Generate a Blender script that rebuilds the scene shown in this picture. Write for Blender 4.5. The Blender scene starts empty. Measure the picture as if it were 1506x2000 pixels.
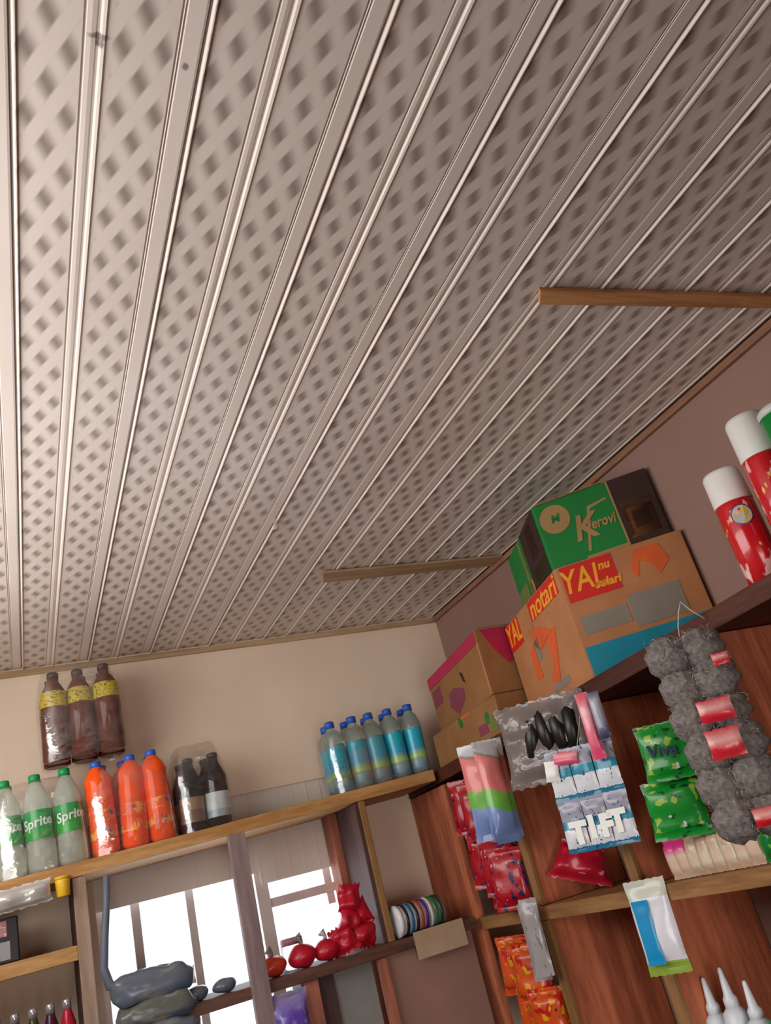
import bpy, bmesh, math, random
from mathutils import Vector, Matrix, Euler, noise
random.seed(7)
sc = bpy.context.scene
COL = sc.collection
EYE = 1.55                      # the camera's height above the floor; heights below are written from the eye
PI = math.pi
R = math.radians

# ------------------------------------------------------------------ materials
def lin(c):
    if isinstance(c, str):
        c = c.lstrip('#'); c = [int(c[i:i+2], 16) / 255 for i in (0, 2, 4)]
    return tuple(((v / 12.92) if v <= .04045 else ((v + .055) / 1.055) ** 2.4) for v in c) + (1,)

class Nodes:
    def __init__(s, name):
        s.m = bpy.data.materials.new(name); s.m.use_nodes = True
        s.t = s.m.node_tree; s.t.nodes.clear()
        s.out = s.n('ShaderNodeOutputMaterial')
    def n(s, kind, **kw):
        nd = s.t.nodes.new(kind)
        for k, v in kw.items(): setattr(nd, k, v)
        return nd
    def l(s, a, b): s.t.links.new(a, b)
    def math(s, op, a, b=None, c=None, clamp=False):
        nd = s.n('ShaderNodeMath', operation=op); nd.use_clamp = clamp
        for i, v in enumerate((a, b, c)):
            if v is None: continue
            if isinstance(v, (int, float)): nd.inputs[i].default_value = v
            else: s.l(v, nd.inputs[i])
        return nd.outputs[0]
    def smooth(s, v, a, b, lo=0., hi=1.):
        nd = s.n('ShaderNodeMapRange', interpolation_type='SMOOTHSTEP')
        s.l(v, nd.inputs[0])
        for i, q in zip((1, 2, 3, 4), (a, b, lo, hi)): nd.inputs[i].default_value = q
        return nd.outputs[0]
    def mix(s, f, a, b):
        nd = s.n('ShaderNodeMix', data_type='RGBA')
        for sock, v in ((nd.inputs[0], f), (nd.inputs[6], a), (nd.inputs[7], b)):
            if isinstance(v, (int, float, tuple)): sock.default_value = v
            else: s.l(v, sock)
        return nd.outputs[2]
    def noise(s, vec, scale, detail=3, rough=.5, out=0):
        nd = s.n('ShaderNodeTexNoise'); nd.inputs['Scale'].default_value = scale
        nd.inputs['Detail'].default_value = detail; nd.inputs['Roughness'].default_value = rough
        if vec is not None: s.l(vec, nd.inputs['Vector'])
        return nd.outputs[out]
    def bsdf(s, col, rough=.5, spec=.5, metal=0., trans=0., ior=1.45, bump=None, bstr=.2, coat=0., sub=0.):
        p = s.n('ShaderNodeBsdfPrincipled')
        if isinstance(col, tuple): p.inputs['Base Color'].default_value = col
        else: s.l(col, p.inputs['Base Color'])
        if isinstance(rough, (int, float)): p.inputs['Roughness'].default_value = rough
        else: s.l(rough, p.inputs['Roughness'])
        p.inputs['Specular IOR Level'].default_value = spec
        p.inputs['Metallic'].default_value = metal
        p.inputs['Transmission Weight'].default_value = trans
        p.inputs['IOR'].default_value = ior
        p.inputs['Coat Weight'].default_value = coat
        if bump is not None:
            b = s.n('ShaderNodeBump'); b.inputs['Strength'].default_value = bstr; b.inputs['Distance'].default_value = .004
            s.l(bump, b.inputs['Height']); s.l(b.outputs[0], p.inputs['Normal'])
        return p
    def done(s, p):
        s.l(p.outputs[0] if hasattr(p, 'outputs') else p, s.out.inputs[0]); return s.m
    def coord(s, which='Object'):
        return s.n('ShaderNodeTexCoord').outputs[which]
    def xyz(s, v):
        nd = s.n('ShaderNodeSeparateXYZ'); s.l(v, nd.inputs[0]); return nd.outputs

def plain(name, c, rough=.5, spec=.5, metal=0., var=.06, scale=14., trans=0., ior=1.45, coat=0., bstr=.08):
    """one colour with slight mottling of its own"""
    N = Nodes(name); n = N.noise(N.coord(), scale, 4)
    c = lin(c); d = tuple(max(0, v * (1 - 2.2 * var)) for v in c[:3]) + (1,)
    return N.done(N.bsdf(N.mix(N.smooth(n, .3, .7), d, c), rough, spec, metal, trans, ior, n, bstr, coat))

def wood(name, c1, c2, axis='X', scale=9., rough=.62):
    N = Nodes(name); mp = N.n('ShaderNodeMapping'); N.l(N.coord(), mp.inputs[0])
    st = {'X': (.12, 1, 1), 'Y': (1, .12, 1), 'Z': (1, 1, .12)}[axis]
    mp.inputs['Scale'].default_value = [v * scale for v in st]
    a = N.noise(mp.outputs[0], 3.2, 7, .62); b = N.noise(mp.outputs[0], 14., 3, .6)
    f = N.math('ADD', N.math('MULTIPLY', a, .75), N.math('MULTIPLY', b, .25))
    return N.done(N.bsdf(N.mix(N.smooth(f, .36, .64), lin(c2), lin(c1)), rough, .35, bump=f, bstr=.25))

def bands(name, stops, axis=2, rough=.3, spec=.5, wob=.02, slant=0., blotch=None, interp='CONSTANT', coat=.2, nscale=7., soft=.03):
    """print running in bands along one axis of the thing's own box; blotch = (colour, threshold, scale)"""
    N = Nodes(name); g = N.coord('Generated'); x = N.xyz(g); n = N.noise(g, nscale, 3)
    v = N.math('ADD', x[axis], N.math('MULTIPLY', N.math('SUBTRACT', n, .5), wob))
    if slant: v = N.math('ADD', v, N.math('MULTIPLY', N.math('SUBTRACT', x[0], .5), slant))
    cr = N.n('ShaderNodeValToRGB'); cr.color_ramp.interpolation = interp
    els = cr.color_ramp.elements
    while len(els) < len(stops): els.new(.5)
    for e, (p, c) in zip(els, stops): e.position = p; e.color = lin(c)
    N.l(v, cr.inputs[0]); col = cr.outputs[0]
    if blotch:
        bl = blotch if isinstance(blotch, list) else [blotch]
        for k, (c, th, s) in enumerate(bl):
            mp = N.n('ShaderNodeMapping'); N.l(g, mp.inputs[0]); mp.inputs['Location'].default_value = (k * 3.1, k * 1.7, k * 2.3)
            f = N.smooth(N.noise(mp.outputs[0], s, 2), th, th + soft)
            col = N.mix(f, col, lin(c))
    return N.done(N.bsdf(col, rough, spec, bump=n, bstr=.12, coat=coat))

def film(name, tint='#ffffff', gloss=.14, haze=.04, scale=18., milk='#e8e4e0'):
    """thin clear plastic: mostly see-through, some gloss, a little milky"""
    N = Nodes(name); tr = N.n('ShaderNodeBsdfTransparent'); tr.inputs[0].default_value = lin(tint)
    gl = N.n('ShaderNodeBsdfGlossy'); gl.inputs['Roughness'].default_value = .16
    df = N.n('ShaderNodeBsdfDiffuse'); df.inputs[0].default_value = lin(milk)
    n = N.noise(N.coord(), scale, 3)
    bp = N.n('ShaderNodeBump'); bp.inputs['Strength'].default_value = .5; bp.inputs['Distance'].default_value = .01
    N.l(n, bp.inputs['Height']); N.l(bp.outputs[0], gl.inputs['Normal'])
    m1 = N.n('ShaderNodeMixShader'); m1.inputs[0].default_value = haze; N.l(tr.outputs[0], m1.inputs[1]); N.l(df.outputs[0], m1.inputs[2])
    m2 = N.n('ShaderNodeMixShader'); N.l(N.smooth(n, .35, .75, gloss * .5, gloss * 1.6), m2.inputs[0])
    N.l(m1.outputs[0], m2.inputs[1]); N.l(gl.outputs[0], m2.inputs[2])
    return N.done(m2)

def ceiling_material():
    """cream PVC planks printed with a woven lattice: crisp straps one way, soft straps the other"""
    N = Nodes('ceiling_pvc'); o = N.coord(); x, y, z = N.xyz(o)
    s = N.math('MODULO', N.math('ADD', x, 10 - X0), .2)
    half = N.math('GREATER_THAN', s, .1)
    u = N.math('SUBTRACT', s, N.math('MULTIPLY', half, .0985))
    a = N.math('DIVIDE', N.math('SUBTRACT', u, .0147), .0222)
    b = N.math('DIVIDE', N.math('ADD', N.math('ADD', y, 10), N.math('MULTIPLY', half, .02)), .0418)
    p = N.math('MULTIPLY', N.math('ADD', a, b), .5); q = N.math('MULTIPLY', N.math('SUBTRACT', a, b), .5)
    fp = N.math('ABSOLUTE', N.math('SUBTRACT', p, N.math('ROUND', p)))
    fq = N.math('ABSOLUTE', N.math('SUBTRACT', q, N.math('ROUND', q)))
    hole = N.math('MULTIPLY', N.smooth(fp, .21, .30, 1, 0), N.smooth(fq, .0, .46, 1, 0))
    edge = N.math('MULTIPLY', N.smooth(N.math('ABSOLUTE', N.math('SUBTRACT', fp, .27)), 0, .022, .22, 0), N.smooth(fq, .3, .5, .9, .4))
    zone = N.math('MULTIPLY', N.smooth(u, .002, .005), N.smooth(u, .0675, .0705, 1, 0))
    dk = N.math('MULTIPLY', N.math('ADD', N.math('MULTIPLY', hole, .85), edge, clamp=True), zone)
    n = N.noise(o, 2.2, 4)
    base = N.mix(N.smooth(n, .3, .7), lin('#dccfc6'), lin('#e6dad2'))
    col = N.mix(dk, base, lin('#8a7b72'))
    # darker line along the plank joints
    j = N.math('MULTIPLY', N.smooth(N.math('ABSOLUTE', N.math('SUBTRACT', s, .1988)), .0004, .0016, .85, 0), 1.)
    col = N.mix(j, col, lin('#4a4044'))
    # two smudges where planks were pushed together
    for (sx, sy, rx, ry) in ((.127, .592, .014, .005), (.222, .610, .005, .006), (.128, .600, .006, .006)):
        dx = N.math('DIVIDE', N.math('SUBTRACT', x, sx), rx); dy = N.math('DIVIDE', N.math('SUBTRACT', y, sy), ry)
        r2 = N.math('ADD', N.math('ADD', N.math('MULTIPLY', dx, dx), N.math('MULTIPLY', dy, dy)), N.math('MULTIPLY', N.noise(o, 160, 2), .8))
        col = N.mix(N.smooth(r2, .5, 1.5, .75, 0), col, lin('#57514d'))
    return N.done(N.bsdf(col, .34, .45))

# ------------------------------------------------------------------ geometry helpers
class MB:
    def __init__(s): s.v = []; s.f = []; s.mi = []; s.sm = []
    def add(s, vs, fs, mi=0, smooth=False):
        o = len(s.v); s.v += [tuple(v) for v in vs]
        for f in fs: s.f.append([i + o for i in f]); s.mi.append(mi); s.sm.append(smooth)
        return s
    def hexa(s, p, mi=0):
        """eight corners: bottom ring then top ring"""
        return s.add(p, [(3, 2, 1, 0), (4, 5, 6, 7), (0, 1, 5, 4), (1, 2, 6, 5), (2, 3, 7, 6), (3, 0, 4, 7)], mi)
    def box(s, x0, x1, y0, y1, z0, z1, mi=0):
        return s.hexa([(x0, y0, z0), (x1, y0, z0), (x1, y1, z0), (x0, y1, z0), (x0, y0, z1), (x1, y0, z1), (x1, y1, z1), (x0, y1, z1)], mi)
    def lathe(s, prof, seg=20, mi=0, sm=True, c=(0, 0), cap=True):
        n = len(prof); vs = []
        for r, z in prof:
            for k in range(seg):
                t = 2 * PI * k / seg; vs.append((c[0] + r * math.cos(t), c[1] + r * math.sin(t), z))
        fs = [(i * seg + k, i * seg + (k + 1) % seg, (i + 1) * seg + (k + 1) % seg, (i + 1) * seg + k) for i in range(n - 1) for k in range(seg)]
        s.add(vs, fs, mi, sm)
        if cap:
            o = len(s.v) - n * seg
            s.f.append([o + k for k in range(seg)][::-1]); s.mi.append(mi); s.sm.append(False)
            s.f.append([o + (n - 1) * seg + k for k in range(seg)]); s.mi.append(mi); s.sm.append(False)
        return s
    def tube(s, pts, r, seg=8, mi=0, closed=False):
        pts = [Vector(p) for p in pts]; n = len(pts); vs = []; prev = None
        for i, p in enumerate(pts):
            t = (pts[min(i + 1, n - 1)] - pts[max(i - 1, 0)]).normalized()
            a = prev if prev is not None else (Vector((0, 0, 1)) if abs(t.z) < .9 else Vector((1, 0, 0)))
            u = (a - t * a.dot(t)).normalized(); w = t.cross(u); prev = u
            rr = r[i] if isinstance(r, (list, tuple)) else r
            for k in range(seg):
                q = 2 * PI * k / seg; vs.append(p + u * rr * math.cos(q) + w * rr * math.sin(q))
        fs = [(i * seg + k, i * seg + (k + 1) % seg, (i + 1) * seg + (k + 1) % seg, (i + 1) * seg + k) for i in range(n - 1) for k in range(seg)]
        fs += [tuple(range(seg))[::-1], tuple((n - 1) * seg + k for k in range(seg))]
        return s.add(vs, fs, mi, True)
    def ball(s, c, rad, seg=16, rings=10, lump=0., fr=20., mi=0):
        vs = []; c = Vector(c)
        for i in range(rings + 1):
            for k in range(seg):
                th = PI * i / rings; ph = 2 * PI * k / seg
                d = Vector((math.sin(th) * math.cos(ph), math.sin(th) * math.sin(ph), math.cos(th)))
                p = Vector((d.x * rad[0], d.y * rad[1], d.z * rad[2]))
                if lump: p *= 1 + lump * noise.noise((p + c) * fr)
                vs.append(c + p)
        fs = [(i * seg + k, (i + 1) * seg + k, (i + 1) * seg + (k + 1) % seg, i * seg + (k + 1) % seg) for i in range(rings) for k in range(seg)]
        return s.add(vs, fs, mi, True)
    def build(s, name, mats, parent=None, loc=None, rot=None, bevel=0., shift=None):
        me = bpy.data.meshes.new(name)
        vs = s.v if shift is None else [(v[0] - shift[0], v[1] - shift[1], v[2] - shift[2]) for v in s.v]
        me.from_pydata(vs, [], s.f)
        for m in (mats if isinstance(mats, (list, tuple)) else [mats]): me.materials.append(m)
        me.polygons.foreach_set('material_index', s.mi); me.polygons.foreach_set('use_smooth', s.sm)
        bm = bmesh.new(); bm.from_mesh(me)
        bmesh.ops.remove_doubles(bm, verts=bm.verts, dist=1e-6)
        bmesh.ops.recalc_face_normals(bm, faces=bm.faces)
        if bevel:
            bmesh.ops.bevel(bm, geom=[e for e in bm.edges if e.is_manifold and e.calc_face_angle(0) > .6], offset=bevel, segments=2, profile=.6, affect='EDGES')
        bm.to_mesh(me); bm.free(); me.update()
        o = bpy.data.objects.new(name, me); COL.objects.link(o)
        if parent: o.parent = parent
        if loc is not None: o.location = loc
        elif shift is not None and not parent: o.location = shift
        if rot is not None: o.rotation_euler = rot
        return o

def tag(o, label=None, cat=None, group=None, kind=None):
    for k, v in (('label', label), ('category', cat), ('group', group), ('kind', kind)):
        if v: o[k] = v
    return o
def thing(name, loc, label, cat, rot=(0, 0, 0), group=None):
    o = bpy.data.objects.new(name, None); COL.objects.link(o); o.empty_display_size = .03
    o.location = (loc[0], loc[1], loc[2] + EYE); o.rotation_euler = rot
    return tag(o, label, cat, group)
def copy_tree(o, parent=None):
    c = o.copy(); COL.objects.link(c)
    if parent: c.parent = parent
    for ch in list(o.children): copy_tree(ch, c)
    return c

def pouch_mb(w, h, t, crimp=.06, nx=14, nz=16, seed=0, wr=.004, taper=0., sides=True, top=True):
    """a filled sachet: local X wide, Z tall from 0 up, front towards -Y, flat crimped ends"""
    m = MB(); vs = [[], []]; off = Vector((seed * 3.7, seed * 1.3, 0))
    for side in (0, 1):
        for j in range(nz + 1):
            for i in range(nx + 1):
                u = i / nx * 2 - 1; v = j / nz
                e = max(0, min(1, min(v - crimp, (1 - crimp - v) if top else 1) / .16)); e = e * e * (3 - 2 * e)
                prof = (max(0, 1 - abs(u) ** 2.6)) ** .55 if sides else 1
                d = t * .5 * prof * e
                q = Vector((u * w * 9, v * h * 18, side * 4.)) + off
                d += wr * noise.noise(q * 1.6) * (1 if 0 < i < nx else 0) * (.35 + .65 * e)
                ww = w * .5 * (1 - .05 * e) * (1 - taper * v)
                x = u * ww + .25 * wr * noise.noise(q)
                z = v * h + (wr * .9 * math.sin(i * 2.4) * .3 if j in (0, nz) else 0)
                y = (-d if side == 0 else d)
                if i in (0, nx): y = 0
                vs[side].append((x, y + wr * .4 * math.sin(v * 7 + seed), z))
    W = nx + 1
    for side in (0, 1):
        fs = []
        for j in range(nz):
            for i in range(nx):
                a = j * W + i; f = (a, a + 1, a + W + 1, a + W); fs.append(f if side == 0 else f[::-1])
        m.add(vs[side], fs, 0, True)
    return m

_dg = None
def text_mb(txt, size, depth=.0008, shear=0., bend=None, bold=0.):
    """lettering as a mesh in the XZ plane facing -Y, centred; bend = radius wraps it round a vertical cylinder"""
    cu = bpy.data.curves.new('lettering', 'FONT'); cu.body = txt; cu.size = size; cu.align_x = 'CENTER'; cu.align_y = 'CENTER'
    cu.shear = shear; cu.extrude = depth; cu.offset = bold; cu.resolution_u = 3
    o = bpy.data.objects.new('lettering_tmp', cu); COL.objects.link(o)
    dg = bpy.context.evaluated_depsgraph_get(); dg.update()
    me = bpy.data.meshes.new_from_object(o.evaluated_get(dg))
    m = MB(); vs = []
    for v in me.vertices:
        x, y, z = v.co
        if bend: r = bend + z; a = x / bend; vs.append((r * math.sin(a), -r * math.cos(a), y))
        else: vs.append((x, -z, y))
    m.add(vs, [list(p.vertices) for p in me.polygons])
    bpy.data.objects.remove(o); bpy.data.curves.remove(cu); bpy.data.meshes.remove(me)
    return m

# ------------------------------------------------------------------ the room's measures (from the eye)
CEIL, BACK, RIGHT, LEFT, REAR, FLOOR = .88, 2.79, 1.55, -.47, -1.3, -EYE
X0 = .0387                                   # a plank joint
def z_back(x): return .231 + .036 * (x + .05)       # the long shelf on the back wall sags to the left
def z_side(y): return .32 - .0304 * (y - 1.0)       # the top shelf of the side unit falls towards the corner
SF = 2.50                                     # front edge of the back shelves
XF = 1.25                                     # front plane of the side unit

M = dict(
    ceil=ceiling_material(),
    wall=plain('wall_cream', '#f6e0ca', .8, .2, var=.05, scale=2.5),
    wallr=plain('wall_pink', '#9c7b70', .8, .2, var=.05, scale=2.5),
    floor=plain('floor_cement', '#332c29', .8, .2, var=.1, scale=4),
    trimw=wood('ceiling_batten_wood', '#d39a68', '#b27a4c', 'X'),
    trimy=wood('edge_trim_wood', '#a4785e', '#87604c', 'Y'),
    trimc=wood('cornice_wood', '#c2a583', '#a78865', 'X'),
    shelf=wood('shelf_pine', '#c79a63', '#a2733f', 'X'),
    shelfy=wood('shelf_plank', '#a67c50', '#825a34', 'Y'),
    dark=wood('shelf_dark', '#6b4a3c', '#4a2f27', 'X'),
    darky=wood('shelf_shaded', '#5b2f22', '#3b1c15', 'Y'),  # top shelf board's shadow tone, painted into its wood
    up=wood('upright_mahogany', '#d27c58', '#9c553c', 'Z', 7.),
    upd=wood('upright_shaded', '#5c423c', '#432d2b', 'Z', 7.),  # shade on the uprights' side faces, put into the wood colour
    upl=wood('upright_edge', '#a47a4e', '#856038', 'Z', 7.),
    upr=wood('jamb_redwood', '#b4715a', '#8d5140', 'Z', 7.),
    post=wood('post_grey', '#9a8583', '#7d6a69', 'Z', 7.),
    frame=plain('window_frame_grey', '#d2c6c2', .5, .4),
    pvc=bands('cladding_pvc', [(0, '#e4dcd4'), (1, '#ddd3ca')], rough=.4, coat=0),
    glass=film('window_glass', '#fbfdff', .05, .004),
    film=film('shrink_film', '#fdfdfb', .17, .022),
    bag=film('clear_bag', '#c9bfba', .05, .42, 30., '#a39793'),
)

# ------------------------------------------------------------------ the setting
def struct(o): o['kind'] = 'structure'; return o
def build_ceiling():
    prof = [(.0, .004), (.0012, .004), (.0016, .0), (.0036, -.0032), (.0050, -.0034), (.0062, -.0005), (.071, -.0004), (.0722, .0012), (.0738, .0012), (.075, -.0002),
            (.080, -.0008), (.0845, -.0002), (.0862, .0010), (.0885, .0010), (.0908, -.0018), (.0940, -.0026), (.0965, -.0006), (.1695, -.0004), (.1705, .0014), (.172, .0014), (.173, -.0002),
            (.1738, .0014), (.1752, .0014), (.1765, -.0002), (.195, -.0004), (.1975, .0004), (.1984, .004)]
    xs = []
    k = int(math.floor((LEFT - X0) / .2))
    while X0 + k * .2 < RIGHT:
        xs += [(X0 + k * .2 + a, b) for a, b in prof]; k += 1
    xs = [(x, z) for x, z in xs if LEFT - .02 < x < RIGHT + .02]
    m = MB(); n = len(xs); y0, y1 = REAR - .02, BACK + .02
    m.add([(x, y0, CEIL + EYE + z) for x, z in xs] + [(x, y1, CEIL + EYE + z) for x, z in xs], [(i, i + 1, n + i + 1, n + i) for i in range(n - 1)])
    m.box(LEFT - .02, RIGHT + .02, y0, y1, CEIL + EYE + .006, CEIL + EYE + .05)
    return struct(m.build('ceiling', M['ceil']))
build_ceiling()
E0 = EYE
WX0, WX1, WZ0, WZ1 = .19, .995, -.62, .36
m = MB(); T = .14
for (x0, x1, z0, z1) in ((LEFT - .1, WX0, FLOOR, CEIL + .02), (WX1, RIGHT + .1, FLOOR, CEIL + .02), (WX0, WX1, WZ1, CEIL + .02), (WX0, WX1, FLOOR, WZ0)):
    m.box(x0, x1, BACK, BACK + T, z0 + E0, z1 + E0)
struct(m.build('wall_back', M['wall']))
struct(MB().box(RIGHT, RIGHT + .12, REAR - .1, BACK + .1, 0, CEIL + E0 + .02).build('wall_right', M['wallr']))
m = MB(); DY0, DY1, DZ0, DZ = .35, 2.25, .20, .78      # a wide open hatch high in the left wall
m.box(LEFT - .05, LEFT, REAR - .1, DY0, 0, CEIL + E0 + .02); m.box(LEFT - .05, LEFT, DY1, BACK + .1, 0, CEIL + E0 + .02)
m.box(LEFT - .05, LEFT, DY0, DY1, DZ + E0, CEIL + E0 + .02); m.box(LEFT - .05, LEFT, DY0, DY1, 0, DZ0 + E0)
struct(m.build('wall_left', M['wall']))
m = MB().box(LEFT - .1, RIGHT + .1, REAR - .12, REAR, 0, CEIL + E0 + .02)
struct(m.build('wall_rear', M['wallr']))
struct(MB().box(LEFT - .15, RIGHT + .15, REAR - .15, BACK + .15, -.06, 0).build('floor', M['floor']))
m = MB()
m.box(LEFT - .055, LEFT + .012, DY0 - .05, DY0, DZ0 + E0 - .05, DZ + E0 + .05); m.box(LEFT - .055, LEFT + .012, DY1, DY1 + .05, DZ0 + E0 - .05, DZ + E0 + .05)
m.box(LEFT - .055, LEFT + .012, DY0, DY1, DZ + E0, DZ + E0 + .05); m.box(LEFT - .055, LEFT + .012, DY0, DY1, DZ0 + E0 - .05, DZ0 + E0)
struct(m.build('window_2', M['upr']))
# trims along the ceiling's edges
struct(MB().box(LEFT, RIGHT - .014, BACK - .012, BACK, CEIL + E0 - .026, CEIL + E0 - .006).build('trim_1', M['trimc'], bevel=.003))
struct(MB().box(RIGHT - .014, RIGHT, REAR, BACK, CEIL + E0 - .024, CEIL + E0 - .006).build('trim_2', M['trimy'], bevel=.003))
# window: frame, mullions, transom, pane; plastic planks close its head
w = struct(MB().box(WX0, WX1, BACK + .05, BACK + .09, WZ0 + E0, WZ0 + E0 + .03).build('window_1', M['frame']))
def wpart(name, x0, x1, z0, z1, y0=.05, y1=.085, mat='frame'):
    o = MB().box(x0, x1, BACK + y0, BACK + y1, z0 + E0, z1 + E0).build(name, M[mat], bevel=.002); o.parent = w; return o
wpart('window_frame', WX0, WX0 + .022, WZ0 + .03, WZ1); wpart('window_frame', WX1 - .012, WX1, WZ0 + .03, WZ1)
wpart('mullion', .292, .318, WZ0 + .03, .14); wpart('mullion', .456, .480, WZ0 + .03, .14); wpart('mullion', .672, .712, WZ0 + .03, .36, .03, .09)
wpart('mullion', .905, .930, -.03, .14); wpart('transom', .712, WX1 - .012, .005, .032, .04, .085)
wpart('window_pane', WX0 + .022, WX1 - .012, WZ0 + .03, .13, .066, .070, 'glass')
m = MB(); x = WX0; k = 0
while x < WX1 - .005:                       # plastic planks with raised ribs over the window's head
    x2 = min(x + .1, WX1); zb = .115 if x < .66 else .078
    m.box(x + .0015, x2 - .0015, BACK + .012, BACK + .022, zb + E0, WZ1 + E0)
    m.box(x - .002, x + .002, BACK + .010, BACK + .016, zb + E0, WZ1 + E0)
    m.box((x + x2) / 2 - .0015, (x + x2) / 2 + .0015, BACK + .0105, BACK + .016, zb + E0, WZ1 + E0); x = x2
struct(m.build('trim_3', M['pvc']))

# battens nailed across the ceiling
def batten(pts, label, mat='trimw'):
    m = MB(); z1 = CEIL + E0 - .004; z0 = z1 - .008
    m.hexa([(x, y, z0) for x, y in pts] + [(x, y, z1) for x, y in pts])
    c = (sum(p[0] for p in pts) / 4, sum(p[1] for p in pts) / 4, z0)
    return tag(m.build('ceiling_batten', M[mat], shift=c, bevel=.002), label, 'wooden batten')
batten([(.900, .914), (1.534, .880), (1.534, .918), (.922, .952)], 'bare orange-brown wooden batten nailed under the ceiling nearer the spray cans')
batten([(.880, 2.180), (1.534, 2.185), (1.534, 2.262), (.905, 2.262)], 'faint brown wooden batten under the ceiling near the far back corner', 'trimc')
fl = MB().add([(0, 0, 0), (.008, -.001, .001), (.014, .03, -.010), (.006, .034, -.011), (0, 0, .001), (.008, -.001, .002), (.014, .03, -.009), (.006, .034, -.010)],
              [(0, 1, 2, 3), (4, 5, 6, 7), (0, 1, 5, 4), (1, 2, 6, 5), (2, 3, 7, 6), (3, 0, 4, 7)]).build('plastic_flake', M['pvc'], loc=(.630, 1.805, CEIL + E0 - .0045))
tag(fl, 'small white plastic sliver peeling from a ceiling plank joint', 'sliver')

# ------------------------------------------------------------------ shelving
back = thing('wall_shelf', (.5, SF, FLOOR), 'long pine shelf rack of boards and posts along the back wall, crossing the window', 'shelf')
def part(mb, name, mat, parent, bevel=.0025, label=None):
    o = mb.build(name, mat, parent, bevel=bevel, shift=(parent.location.x, parent.location.y, parent.location.z))
    o.location = (0, 0, 0)
    if label: o['label'] = label
    return o
def sloped(xa, xb, y0, y1, za, zb, t):
    return MB().hexa([(xa, y0, za - t + E0), (xb, y0, zb - t + E0), (xb, y1, zb - t + E0), (xa, y1, za - t + E0), (xa, y0, za + E0), (xb, y0, zb + E0), (xb, y1, zb + E0), (xa, y1, za + E0)])
part(sloped(LEFT + .01, XF - .02, SF, BACK - .004, z_back(LEFT), z_back(XF - .02), .036), 'shelf_board', M['shelf'], back)
part(MB().box(LEFT + .01, .120, SF + .005, BACK - .004, .005 + E0, .040 + E0), 'shelf_board', M['shelf'], back)
part(MB().box(LEFT + .01, .120, SF + .005, BACK - .004, -.375 + E0, -.340 + E0), 'shelf_board', M['shelf'], back)
part(MB().box(.35, XF - .02, SF - .02, BACK - .09, -.198 + E0, -.168 + E0), 'shelf_board', M['dark'], back, label='dark lower shelf board')
for xa, xb in ((.120, .148),):
    part(MB().box(xa, xb, SF + .012, BACK - .004, 0, z_back(xa) - .037 + E0), 'upright', M['upd'], back)
    part(MB().box(xa + .0, xb + .006, SF, SF + .012, 0, z_back(xa) - .037 + E0), 'upright_edge', wood('edge_lit', '#b39a86', '#937a68', 'Z', 7.), back)  # paler front edge: the light falling on it is put into the colour
part(MB().box(.532, .580, SF - .045, SF - .02, 0, z_back(.53) - .037 + E0), 'post', M['post'], back, label='grey front post')
part(MB().box(.940, .958, SF + .010, BACK - .09, -.168 + E0, z_back(.95) - .037 + E0), 'upright', M['upd'], back)
part(MB().box(.952, .972, SF, SF + .010, -.168 + E0, z_back(.95) - .037 + E0), 'upright_edge', M['upl'], back)
part(MB().box(.918, 1.03, BACK - .085, BACK - .004, -.62 + E0, z_back(.95) - .037 + E0), 'jamb_board', M['upr'], back, label='reddish board beside the window')
part(MB().box(1.252, 1.276, SF + .004, BACK - .004, 0, z_side(2.5) - .05 + E0), 'end_panel', M['up'], back)
part(MB().box(.700, .775, SF + .02, BACK - .09, 0, -.199 + E0), 'upright', M['upd'], back)
part(MB().box(.672, .722, SF - .005, SF + .02, 0, -.199 + E0), 'upright_edge', M['upr'], back)
part(MB().box(.902, .930, SF - .015, SF + .01, 0, -.199 + E0), 'upright_edge', M['upr'], back)
part(MB().box(.932, 1.218, SF + .006, SF + .022, 0, -.199 + E0), 'door_panel', plain('panel_pink', '#a07a6e', .45, .4, var=.08, scale=5), back, label='smooth pinkish brown board closing the lower bay')

side = thing('shelf_unit', (1.4, 1.7, FLOOR), 'tall mahogany shelf unit with hanging packs against the right wall', 'shelf')
def ysloped(x0, x1, ya, yb, za, zb, t):
    return MB().hexa([(x0, ya, za - t + E0), (x1, ya, za - t + E0), (x1, yb, zb - t + E0), (x0, yb, zb - t + E0), (x0, ya, za + E0), (x1, ya, za + E0), (x1, yb, zb + E0), (x0, yb, zb + E0)])
def z_mid(y): return -.151 - .02 * (y - 1.28)
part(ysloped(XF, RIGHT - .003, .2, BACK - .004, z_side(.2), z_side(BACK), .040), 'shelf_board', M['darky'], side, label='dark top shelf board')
part(ysloped(XF, RIGHT - .003, .2, SF, z_mid(.2), z_mid(SF), .034), 'shelf_board', M['shelfy'], side)
part(MB().box(XF + .01, RIGHT - .003, .2, SF, -.66 + E0, -.63 + E0), 'shelf_board', M['shelfy'], side)
for yk in (.74, 1.20, 1.68, 2.12):
    for z0, z1 in ((FLOOR, -.661), (-.628, z_mid(yk) - .035), (z_mid(yk) + .001, z_side(yk) - .042)):
        part(MB().box(XF + .016, RIGHT - .003, yk, yk + .022, z0 + E0, z1 + E0), 'upright', M['up'], side)
        part(MB().box(XF + .003, XF + .016, yk - .004, yk + .028, z0 + E0, z1 + E0), 'upright_edge', M['upl'], side)
part(MB().box(RIGHT - .024, RIGHT - .003, 1.40, 1.55, -.12 + E0, .24 + E0), 'cleat', M['upl'], side, label='pale board end against the wall')

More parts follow.
